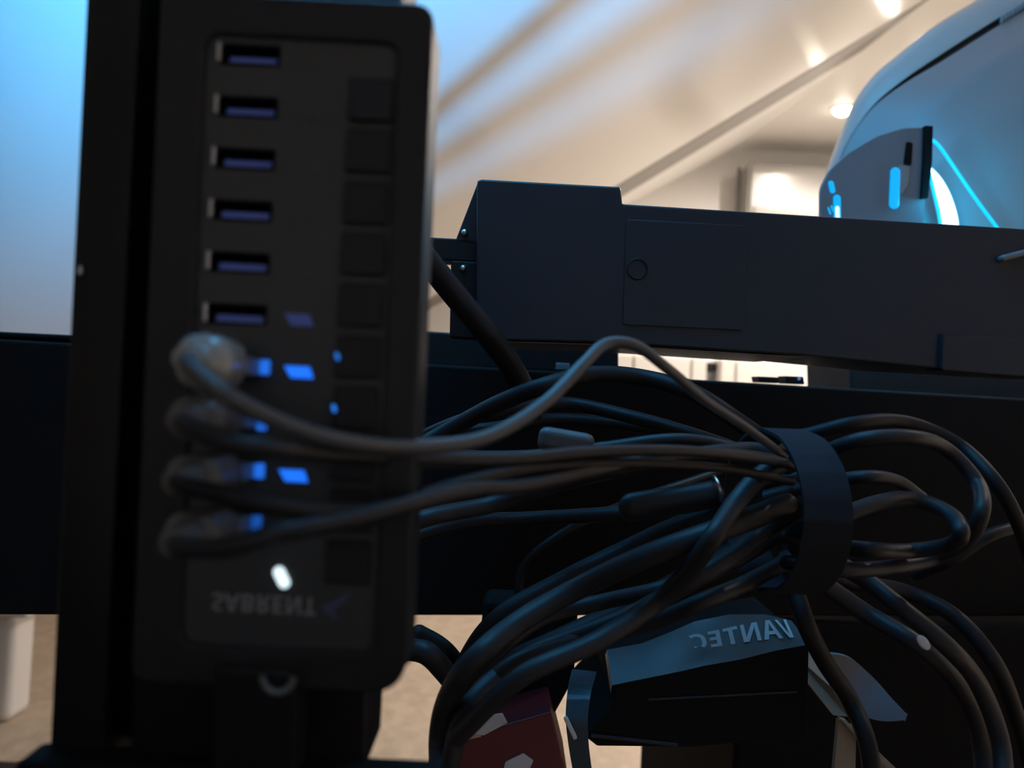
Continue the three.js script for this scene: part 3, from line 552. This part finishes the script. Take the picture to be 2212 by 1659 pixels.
// ---------------------------------------------------------------- the drive dock with its lettering, and things below the desk
{
  const f = frame(1500, 1480, 0.44), L = f.l, t = thing('drive_dock', 'black drive dock with pale lettering along its sloping top edge, under the cables', 'drive dock', f.at); t.quaternion.copy(f.q);
  const top = [[1322, 1432], [1400, 1418], [1470, 1390], [1520, 1368], [1600, 1352], [1680, 1352], [1740, 1366]], low = [[1322, 1480], [1400, 1464], [1470, 1450], [1520, 1438], [1600, 1424], [1680, 1404], [1748, 1392]];
  const poly = [...low.map((p) => L(...p)), ...[[1744, 1590], [1500, 1614], [1290, 1612], [1262, 1590], [1326, 1520]].map((p) => L(...p))];
  part('body', extrude(roundedPoly(poly, 0.001), 0.10, 0.0008), M.deep, t);
  // sloping lip: leans back from the front edge
  const pos = [], idx = [];
  for (let i = 0; i < top.length; i++) {
    const a = L(...low[i]), b = L(...top[i]);
    for (const [p, z] of [[a, 0.0], [[b[0], b[1]], -0.022], [[b[0], b[1] - 0.006], -0.030], [[a[0], a[1] - 0.006], -0.004]]) pos.push(p[0], p[1], z);
    if (i) for (let k = 0; k < 4; k++) { const q = (i - 1) * 4, r = i * 4, n = (k + 1) % 4; idx.push(q + k, r + k, r + n, q + k, r + n, q + n); }
  }
  idx.push(0, 1, 2, 0, 2, 3); const e = (top.length - 1) * 4; idx.push(e, e + 2, e + 1, e, e + 3, e + 2);
  const g = new THREE.BufferGeometry(); g.setAttribute('position', new THREE.Float32BufferAttribute(pos, 3)); g.setIndex(idx);
  const litLipMat = std(0.10, 0.125, 0.14, 0.32); litLipMat.side = THREE.DoubleSide;  // lighter, bluer than the body: the light on the lip is in its colour
  const lip = part('lip', toCreasedNormals(g, 0.6), litLipMat, t);
  // lettering laid along the lip, reading mirrored as in the picture
  const lg = letters('VANTEC', 1, 1, 0.0003, true, false).toNonIndexed?.() ?? letters('VANTEC', 1, 1, 0.0003, true, false);
  const pp = lg.attributes.position;
  const C = (row, u) => { const c = new THREE.CatmullRomCurve3(row.map(([x, y]) => V(...L(x, y), 0))); return c.getPoint(u); };
  const a0 = [[1508, 1414], [1560, 1406], [1620, 1396], [1680, 1388], [1738, 1384]], b0 = [[1500, 1392], [1560, 1380], [1620, 1368], [1680, 1360], [1726, 1362]];
  for (let i = 0; i < pp.count; i++) {
    const u = pp.getX(i) + 0.5, v = pp.getY(i) + 0.5, a = C(a0, u), b = C(b0, u), p = a.lerp(b, v);
    // depth on the lip at this height
    const lo = C(low, 0.44 + 0.52 * u), hi = C(top, 0.44 + 0.52 * u), w = Math.max(0, Math.min(1, (p.y - lo.y) / Math.max(1e-5, hi.y - lo.y)));
    pp.setXYZ(i, p.x, p.y, -0.022 * w + 0.0006 + pp.getZ(i));
  }
  lg.computeVertexNormals(); M.printcyan.side = THREE.DoubleSide;
  part('lettering', lg, M.printcyan, lip, 'pale mirrored maker lettering');
  part('front_groove', (() => { const q = rbox(0.085, 0.0012, 0.0014, 0.0004); q.rotateZ(0.10); return q; })(), M.case, t).position.set(...L(1560, 1502), 0.0004);
  part('front_groove', (() => { const q = rbox(0.05, 0.0022, 0.0014, 0.0006); q.rotateZ(-0.06); return q; })(), M.case, t).position.set(...L(1370, 1598), 0.0004);
}
{
  const top = 0.80;
  const t = thing('dark_filler', 'black block added to fill the dark under the right half of the desk', 'computer', V(0.62, 0.0145, -0.86));  // unseen black block added where the space under the desk is dark
  part('case', (() => { const g = rbox(0.84, top, 0.42, 0.006); g.translate(0, top / 2 + 0.02, 0); return g; })(), M.deep, t);
  for (const [x, z] of [[-0.36, 0.16], [0.36, 0.16], [-0.36, -0.16], [0.36, -0.16]]) part('foot', (() => { const g = new THREE.CylinderGeometry(0.02, 0.02, 0.022, 16); g.translate(x, 0.011, z); return g; })(), M.deep, t);
}
{
  const f = frame(1150, 1430, 0.50), L = f.l, t = thing('power_adapter', 'black power adapter brick hanging among the cables left of the dock', 'adapter', f.at); t.quaternion.copy(f.q);
  part('body', extrude(roundedPoly([L(1045, 1300), L(1250, 1310), L(1240, 1470), L(1190, 1560), L(1060, 1560), L(1020, 1520)], 0.006), 0.035, 0.003), M.deep, t);
  part('cord', tube([V(...L(1120, 1310), -0.015), V(...L(1130, 1240), -0.015), V(...L(1200, 1170), -0.01), V(...L(1350, 1110), -0.03), V(...L(1560, 1070), -0.08), V(...L(1700, 1050), -0.12)], 0.003), M.rubber2, t);
}
{
  const f = frame(1090, 1600, 0.46), L = f.l, t = thing('red_box', 'dark red box with white labels poking out at the bottom, left of the dock', 'box', f.at); t.quaternion.copy(f.q);
  part('carton', extrude(roundedPoly([L(974, 1600), L(1190, 1538), L(1230, 1700), L(985, 1760)], 0.001), 0.06, 0.0008), M.red, t);
  const edge = extrude(roundedPoly([L(974, 1592), L(984, 1603), L(1040, 1590), L(1036, 1580), L(985, 1598)], 0.0002), 0.001); edge.translate(0, 0, 0.0008); part('edge', edge, std(0.62, 0.34, 0.32, 0.5), t, 'worn pinkish edge');
  const la = extrude(roundedPoly([L(1026, 1584), L(1060, 1544), L(1085, 1540), L(1096, 1560), L(1045, 1587)], 0.0004), 0.001); la.translate(0, 0, 0.001); part('label', la, M.paper, t, 'white label on the top edge');
  const lb = extrude(roundedPoly([L(1086, 1668), L(1092, 1645), L(1130, 1626), L(1152, 1642), L(1140, 1668)], 0.0004), 0.001); lb.translate(0, 0, 0.001); part('label', lb, M.paper, t);
  const fl = extrude(roundedPoly([L(1034, 1488), L(1060, 1466), L(1086, 1474), L(1080, 1500), L(1044, 1500)], 0.0006), 0.002); fl.translate(0, 0, 0.002);
}
{
  const t = thing('ribbon_cable', 'flat teal ribbon cable hanging down at the left end of the dock', 'cable');
  const d = 0.40;
  part('ribbon', band([P(1262, 1450, d + 0.03), P(1252, 1490, d + 0.01), P(1246, 1550, d), P(1250, 1610, d), P(1264, 1700, d)], V(1, 0, 0.25), (u) => 0.0135 - 0.004 * u, 0.0012), M.teal, t);
  part('connector', (() => { const g = rbox(0.0022, 0.012, 0.003, 0.0006); g.rotateZ(0.5); return g; })(), M.paper, t, 'small white connector').position.copy(P(1232, 1572, d - 0.004));
}
{
  const t = thing('cardboard_box', 'brown cardboard box with open flaps at the right end of the dock', 'box');
  const d = 0.47, q = (x, y, z = d) => P(x, y, z), back = V(0, 0, -0.004);
  part('flap', prism([q(1705, 1404, d + 0.02), q(1760, 1412, d + 0.02), q(1812, 1500, d), q(1832, 1548, d), q(1800, 1545, d), q(1740, 1470, d + 0.01)], back), M.card, t, 'brown flap lit along its top edge');
  part('side', prism([q(1812, 1556, d), q(1850, 1572, d), q(1846, 1740, d), q(1795, 1740, d)], back), M.card, t);
  part('rim', prism([q(1814, 1552, d - 0.004), q(1828, 1556, d - 0.004), q(1940, 1664, d - 0.004), q(1990, 1740, d - 0.004), q(1970, 1740, d - 0.004), q(1920, 1660, d - 0.004)], back), M.card, t);
  part('panel', prism([q(1888, 1632, d), q(1935, 1680, d), q(1940, 1740, d), q(1880, 1740, d)], back), M.card, t);
}
{
  const t = thing('grey_gap_patch', 'grey leaf-shaped cable sleeve added for the gap between the cables right of the dock', 'gap_band');  // grey band put in where a gap between the cables shows
  const d = 0.44, pts = [[1782, 1412], [1812, 1440], [1850, 1484], [1900, 1520], [1958, 1546]];
  part('gap_band', band(pts.map(([x, y], i) => P(x, y + 4, d + 0.008 * Math.sin(i))), V(0.75, 0.66, 0), (u) => 0.004 + 0.019 * Math.sin(Math.PI * Math.min(1, u * 1.02)) ** 0.9, 0.002), M.gap_band, t);
  const g = thing('lit_gap_patch', 'tiny cream disc for lit floor in a gap among the dark cables at right', 'tag', P(1995, 1388, 0.33));  // pale disc painted for lit floor showing through a gap
  part('tag', (() => { const s = new THREE.SphereGeometry(0.0038, 14, 10); s.scale(0.55, 1, 0.12); s.rotateZ(0.75); return s; })(), M.paper, g);
}

scene.traverse((o) => { if (o.isMesh) { o.castShadow = true; o.receiveShadow = true; } });
const renderer = new THREE.WebGLRenderer({ antialias: true });
renderer.toneMapping = THREE.LinearToneMapping;
renderer.toneMappingExposure = EXPOSURE;
renderer.shadowMap.enabled = true;
renderer.render(scene, camera);
